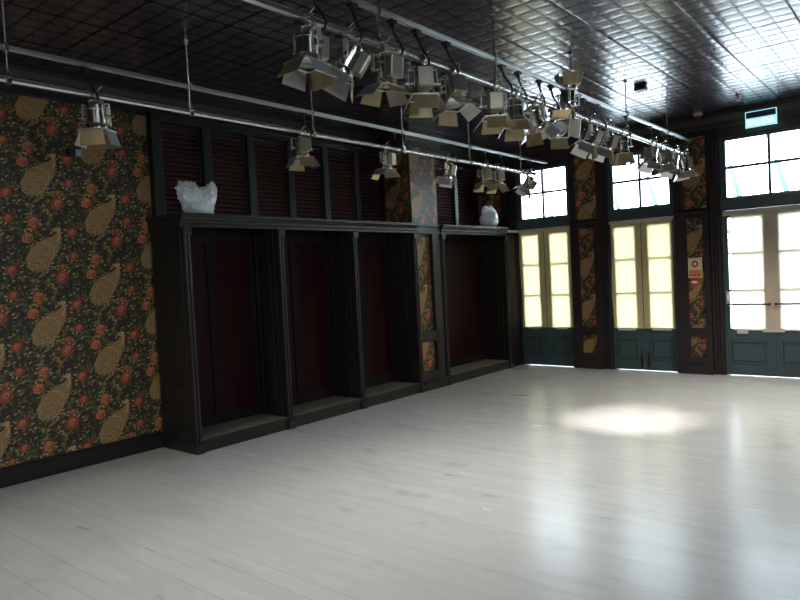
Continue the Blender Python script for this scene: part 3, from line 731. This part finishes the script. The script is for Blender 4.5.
lamp(-2.66, 8.80, D(130), D(14), 'third spotlight of the far cluster of four on the middle bar', g2, plug=.05)
lamp(-2.66, 9.22, D(-60), D(10), 'last spotlight at the far end of the middle bar', g2, plug=.05)
lamp(-4.74, 2.37, D(40), D(3), 'steel spotlight in front of the peacock wallpaper on the left bar', g1, (.3, .35, .05, .25), plug=-.06, bs=1.38)
lamp(-4.74, 4.35, D(-105), D(2), 'spotlight on the left bar hanging before the fourth shutter', g1, (.35, .7, .3, .55), plug=.06)
lamp(-4.74, 5.58, D(-75), D(0), 'spotlight on the left bar before the papered pillar, one bright white flap', g1, (.6, .9, .5, .9), plug=.18)
lamp(-4.74, 6.75, D(-60), D(-12), 'dark looking spotlight on the left bar just right of the papered pillar', g1, (.5, .5, .5, .5), plug=.14)
lamp(-4.74, 7.60, D(-110), D(4), 'left one of the close pair of spotlights on the left bar', g1, plug=.05)
lamp(-4.74, 7.93, D(-110), D(4), 'right one of the close pair of spotlights on the left bar', g1, plug=.12)
lamp(-4.74, 8.82, RGT, D(-35), 'last spotlight on the left bar, tilted in front of the transom window', g1, plug=.08)
light_bar(-.58, -1.5, 9.05, 9.30, (-.9, .45, 1.79, 3.13, 4.50, 5.87, 7.24, 8.62), 'added steel lighting bar with track, unseen on the right side of the room')  # third bar, added out of view to carry fill lamps
g3 = 'added fill spotlights out of view over the open floor'  # unseen lamps added to brighten the floor and back doors
for xx, yy, aim, tl, wk, nm in ((-2.66, .6, 0, 30, 'C', 'added fill spotlight on the middle bar just behind the picture edge'), (-2.66, -.3, 0, 66, 'H', 'added fill spotlight on the middle bar aimed at the back doors'), (-4.74, .5, -15, 35, 'I', 'added fill spotlight on the left bar behind the viewer'),
                   (-.58, 5.7, 90, 10, 'K', 'added fill spotlight halfway along the right bar'), (-.58, 6.4, 85, 28, 'L', 'added fill spotlight two thirds along the right bar'),
                   (-.58, 8.3, 95, 32, 'N', 'added fill spotlight near the far end of the right bar'), (-.58, 2.3, 15, 68, 'M', 'added fill spotlight on the right bar aimed sharply at the back doors'),
                   ):
    lamp(xx, yy, D(aim), D(tl), nm, g3, (.7, .7, .7, .7), plug=.06, wash=wk)

# ------------------------------------------------------------------ papers taped over the door glass
def paper(x0, x1, z0, z1, label, m, tapes, flare=0, k=0):
    y = YB-.012
    T = Thing('tracing_paper', ((x0+x1)/2, y, z0)); tag(T.e, label, 'paper sheet', 'paper sheets taped over the door glass')
    mb = MB(); nx, nz = 14, 24; vs = []
    for j in range(nz+1):
        for i in range(nx+1):
            u, v = i/nx, j/nz
            xx = x0+(x1-x0)*u
            if flare and i == 0: xx += .012*math.sin(v*7+k)
            vs.append((xx, y-.0035-.0025*math.sin(u*6+v*3+k)*(1-v)-.002*math.sin(v*9+u*4), z0+(z1-z0)*v))
    fs = [(j*(nx+1)+i, j*(nx+1)+i+1, (j+1)*(nx+1)+i+1, (j+1)*(nx+1)+i) for j in range(nz) for i in range(nx)]
    mb.add(vs, fs); p = T.part('sheet', mb, m, smooth=True)
    for a, b, c, d in tapes:
        T.part('tape_strip', MB().box(a, b, y-.0125, y-.0105, c, d), TAPE, p)
paper(-5.512, -5.065, .632, 2.255, 'yellowish translucent paper on the left leaf of the door by the cupboard', PAPER, [(-5.520, -5.063, 2.215, 2.262), (-5.40, -5.2, .615, .645)], 1, 0)
paper(-5.055, -4.595, .632, 2.255, 'yellowish translucent paper on the right leaf of the door by the cupboard', PAPER, [(-5.06, -4.60, 2.215, 2.262), (-4.9, -4.70, .605, .640)], 0, 1)
paper(-3.942, -3.485, .632, 2.255, 'yellowish translucent paper on the left leaf of the middle door', PAPER, [(-3.957, -3.485, 2.215, 2.262), (-3.87, -3.60, .60, .640)], 1, 2)
paper(-3.475, -3.03, .632, 2.255, 'yellowish translucent paper on the right leaf of the middle door', PAPER, [(-3.478, -3.005, 2.215, 2.262), (-3.36, -3.08, .605, .645)], 0, 3)
paper(-2.258, -1.20, .622, 2.25, 'wide beige translucent paper across both leaves of the push rail door', PAPER2, [(-2.35, -1.19, 2.19, 2.245), (-2.215, -2.08, .575, .635), (-1.90, -1.64, .60, .645)], 0, 4)
paper(-.45, .62, .622, 2.25, 'wide beige translucent paper on the door next right of the push rail door', PAPER2, [(-.53, .62, 2.19, 2.245)], 0, 5)
paper(1.35, 2.42, .622, 2.25, 'wide beige translucent paper on the rightmost door', PAPER2, [(1.27, 2.42, 2.19, 2.245)], 0, 6)

# ------------------------------------------------------------------ exit sign
EXW = mat('lit_sign_white', (.5, .8, .85), .4, emis=(.45, .93, .98), es=0.85)
EXG = mat('lit_sign_edge', (.4, .8, .8), .3, emis=(.35, .95, 1), es=1.1)
EXT = mat('sign_pale_green', (.9, .9, .9), .4, emis=(1, 1, 1), es=1.3)
SMK = mat('sign_smoky_acrylic', (.05, .07, .12), .15)
T = Thing('exit_sign', (-1.82, 9.73, 3.30)); tag(T.e, 'lit hanging exit sign below the ceiling over the push rail door', 'exit sign')
T.part('acrylic_panel', MB().box(-1.995, -1.645, 9.725, 9.735, 3.43, 3.505), SMK)
pl = T.part('lit_panel', MB().box(-1.995, -1.645, 9.722, 9.738, 3.305, 3.425), EXW)
T.part('edge', MB().box(-2.003, -1.995, 9.722, 9.738, 3.302, 3.505).box(-1.645, -1.637, 9.722, 9.738, 3.302, 3.505).box(-2.003, -1.637, 9.722, 9.738, 3.505, 3.513), EXG)
for xx in (-1.96, -1.68): T.part('hanger', MB().tube([(xx, 9.73, 3.512), (xx, 9.73, 3.589)], .004, 6), PIPE)
def text(T, s, size, loc, rot, m, parent, name='lettering'):
    cu = bpy.data.curves.new(name, 'FONT'); cu.body = s; cu.size = size; cu.align_x = 'CENTER'; cu.align_y = 'CENTER'; cu.extrude = .0008
    o = bpy.data.objects.new(name, cu); COL.objects.link(o); cu.materials.append(m)
    bpy.context.view_layer.update()
    me = bpy.data.meshes.new_from_object(o.evaluated_get(bpy.context.evaluated_depsgraph_get()))
    bpy.data.objects.remove(o)
    me.transform(Matrix.Translation(Vector(loc)-T.loc) @ rot)
    if not me.materials: me.materials.append(m)
    q = bpy.data.objects.new(name, me); COL.objects.link(q); q.parent = parent; return q
text(T, 'SALIDA', .10, (-1.82, 9.7212, 3.362), Matrix.Rotation(PI/2, 4, 'X'), EXT, pl)

# fire sign and call point on the second pilaster
yf = YB-.085
RED = mat('sign_red', (.50, .035, .02), .45); CRM = mat('sign_cream', (.72, .66, .46), .5); ORG = mat('sign_orange', (.72, .27, .14), .5); GRN = mat('sign_green_line', (.28, .30, .12), .5)
T = Thing('fire_alarm_sign', (-2.712, yf, 1.36)); tag(T.e, 'small cream and red fire alarm sign with ring symbol on the pilaster', 'sign')
p = T.part('plate', MB().box(-2.806, -2.618, yf-.004, yf-.0005, 1.36, 1.643), CRM)
mb = MB()
for a, b, c, d in ((-2.790, -2.634, 1.627, 1.632), (-2.790, -2.634, 1.484, 1.489), (-2.790, -2.785, 1.489, 1.627), (-2.639, -2.634, 1.489, 1.627)): mb.box(a, b, yf-.005, yf-.004, c, d)
T.part('border', mb, GRN, p)
rm = Matrix.Translation((-2.712, yf-.004, 1.557)) @ Matrix.Rotation(PI/2, 4, 'X')
mb = MB().lathe([(.049, 0), (.049, .0015), (.021, .0015), (.021, 0)], rm, 28, cap=False); T.part('ring', mb, RED, p)
mb = MB().box(-2.798, -2.626, yf-.0048, yf-.004, 1.372, 1.472); bnd = T.part('text_band', mb, ORG, p)
mb = MB(); rg = random.Random(3)
for z in (1.458, 1.438): 
    x = -2.785
    while x < -2.65:
        wd = rg.uniform(.008, .022); mb.box(x, min(x+wd, -2.64), yf-.0055, yf-.0048, z-.004, z+.004); x += wd+.006
for a, b in ((-2.785, -2.75), (-2.735, -2.70), (-2.685, -2.645)): mb.box(a, b, yf-.0055, yf-.0048, 1.388, 1.416)
T.part('printed_lines', mb, RED, bnd)
T = Thing('fire_call_point', (-2.712, yf, 1.255)); tag(T.e, 'small red fire call point box right under the fire sign', 'fire call point')
b_ = T.part('housing', MB().box(-2.765, -2.665, yf-.045, yf, 1.255, 1.345), RED, bevel=.006)
T.part('label_plate', MB().box(-2.752, -2.678, yf-.048, yf-.045, 1.285, 1.318), TAPE, b_)

# ------------------------------------------------------------------ ceiling fittings
T = Thing('ceiling_speaker', (-2.60, 7.55, ZC)); tag(T.e, 'small black box speaker mounted on the shiny ceiling', 'ceiling speaker')
b_ = T.part('housing', MB().box(-2.665, -2.535, 7.50, 7.60, 3.535, 3.588), BLACK, bevel=.015)
T = Thing('sprinkler_head', (-1.93, 9.0, ZC)); tag(T.e, 'tiny red ceiling sprinkler head before the wide transom', 'sprinkler')
T.part('stem', MB().lathe([(.03, 3.589), (.03, 3.583), (.012, 3.58), (.012, 3.555)], Matrix.Translation((-1.93, 9.0, 0)), 12), BLACK)
T.part('deflector', MB().lathe([(.006, 3.556), (.008, 3.535), (.022, 3.532), (.022, 3.528)], Matrix.Translation((-1.93, 9.0, 0)), 12), RED)
T = Thing('smoke_detector', (-2.56, 9.62, ZC)); tag(T.e, 'small round red and white detector on the ceiling near the back wall', 'detector')
T.part('base', MB().lathe([(.06, 3.589), (.06, 3.572), (.045, 3.565)], Matrix.Translation((-2.56, 9.62, 0)), 20), CRM, smooth=True)
T.part('cap', MB().lathe([(.042, 3.566), (.038, 3.545), (.01, 3.54)], Matrix.Translation((-2.56, 9.62, 0)), 20), RED, smooth=True)

T = Thing('wall_box', (-6.137, 2.810, 2.871)); tag(T.e, 'small black and grey box fixed on the peacock wallpaper below the first left spotlight', 'wall box')
WBY, WBZ = 2.810, 2.871
T.part('housing', MB().box(-6.137, -6.06, WBY-.05, WBY+.03, WBZ-.035, WBZ+.035), BLACK, bevel=.006)
T.part('face_plate', MB().box(-6.10, -6.055, WBY+.005, WBY+.055, WBZ-.03, WBZ+.03), TRACK, bevel=.004)

# ------------------------------------------------------------------ plastic bags on the cupboards
def bag(name, loc, sc, seed, label, knot, rough=1.0):
    e = Thing(name, loc); tag(e.e, label, 'plastic bag')
    bm = bmesh.new(); bmesh.ops.create_icosphere(bm, subdivisions=5, radius=1)
    from mathutils import noise as nz
    for v in bm.verts:
        d = v.co.normalized(); n1 = nz.noise(d*1.6+Vector((seed, 0, 0))); n2 = abs(nz.noise(d*4.2+Vector((0, seed, 0)))); n3 = abs(nz.noise(d*9+Vector((seed, seed, 0))))
        r = 1+rough*(.22*n1+.20*n2)+.08*n3
        x, y, z = d*r
        x, y, z, = knot(x, y, z, d)
        v.co = Vector((x*sc[0], y*sc[1], max(z, -.82)*sc[2]+.82*sc[2]))
    me = bpy.data.meshes.new(name); bm.to_mesh(me); bm.free(); me.materials.append(BAG)
    for p in me.polygons: p.use_smooth = True
    o = bpy.data.objects.new('bag_film', me); COL.objects.link(o); o.parent = e.e
    return e
def k1(x, y, z, d):      # open crumpled top with two peaks: one to the left, a thin ear on the right
    # y is picture-right here
    if z > -.1:
        f = (z+.1)
        y2 = y*(1+.35*f) - .25*f
        z2 = z*1.25
        if y > 0: z2 = -.1+(z+.1)*(1.0+.9*max(0, y-.35))
        if y < 0: z2 = -.1+(z+.1)*(1.15)
        if -.1 < y < .45: z2 -= .28*f*(1-abs(y-.18)/.3 if abs(y-.18) < .3 else 0)
        return x*(1-.25*f), y2+(.25*f if y > .3 else 0), z2
    return x, y*.92, z
b1 = bag('plastic_bag', (-5.63, 3.775, 2.30), (.12, .165, .155), 3.1, 'crumpled clear plastic bag on the long cupboard before the first shutter', k1)
def filling(T, c, r, m):
    mb = MB().lathe([(r*.55, 0), (r*.95, r*.35), (r, r*.7), (r*.8, r*1.15), (r*.4, r*1.4), (r*.1, r*1.45)], Matrix.Translation(c), 20)
    T.part('contents', mb, m, smooth=True)
filling(b1, (-5.63, 3.75, 2.303), .085, mat('bag_contents', (.16, .165, .16), .7, noise=.4, nscale=30))
def k2(x, y, z, d):
    q_ = d.dot(Vector((0, -.72, .69)))
    if q_ > .86: k_ = 1+(q_-.86)*3.2; return x*.9, y*k_, z*k_
    q_ = d.dot(Vector((.2, -.05, .98)))
    if q_ > .93: return x, y, z+(q_-.93)*2.2
    return x, y, z
b2 = bag('plastic_bag', (-5.63, 9.14, 2.30), (.13, .155, .175), 8.4, 'round stuffed pale plastic bag on the short cupboard near the back wall', k2, .75)
filling(b2, (-5.63, 9.14, 2.303), .11, mat('bag_contents_pale', (.42, .50, .54), .7))

# yellow scrap on the floor
o = MB().prism([(-4.33, 7.36), (-4.12, 7.365), (-4.115, 7.39), (-4.31, 7.395)], 2, .0005, .006).build('yellow_scrap', mat('yellow_plastic', (.30, .26, .07), .5), bevel=.001)
tag(o, 'thin yellow strip lying on the grey floor near the short cupboard', 'scrap')

# ------------------------------------------------------------------ outside
struct('ground_outside', MB().box(-30, 30, YB+.02, 45, -.25, -.1).box(XR+.2, 30, -30, YB+.02, -.25, -.1).box(-6.4, 3.4, YB+.02, YB+.35, -.1, -.0).box(-30, 30, -30, YF-.2, -.25, -.1), mat('pale_paving', (.45, .45, .43), .8), 'pale paving outside')
TEAL = mat('pale_teal_metal', (.30, .40, .40), .6)
T = Thing('canopy_frame', (-3.4, 11.03, -.1)); tag(T.e, 'teal metal canopy frame outside with slanting struts behind the transom windows', 'canopy frame')
T.part('top_rail', MB().box(-7.3, 3.2, 11.0, 11.06, 3.95, 4.02), TEAL); T.part('bottom_rail', MB().box(-7.3, 3.2, 11.0, 11.06, 1.99, 2.05), TEAL)
for x in (-7.28, 3.15): T.part('post', MB().box(x-.04, x+.04, 10.99, 11.07, -.1, 3.95), TEAL)
for i in range(16):
    x = -7.1+i*.62
    T.part('strut', MB().prism([(x, 3.95), (x+.07, 3.95), (x+.53, 2.05), (x+.46, 2.05)], 1, 11.01, 11.05), TEAL)
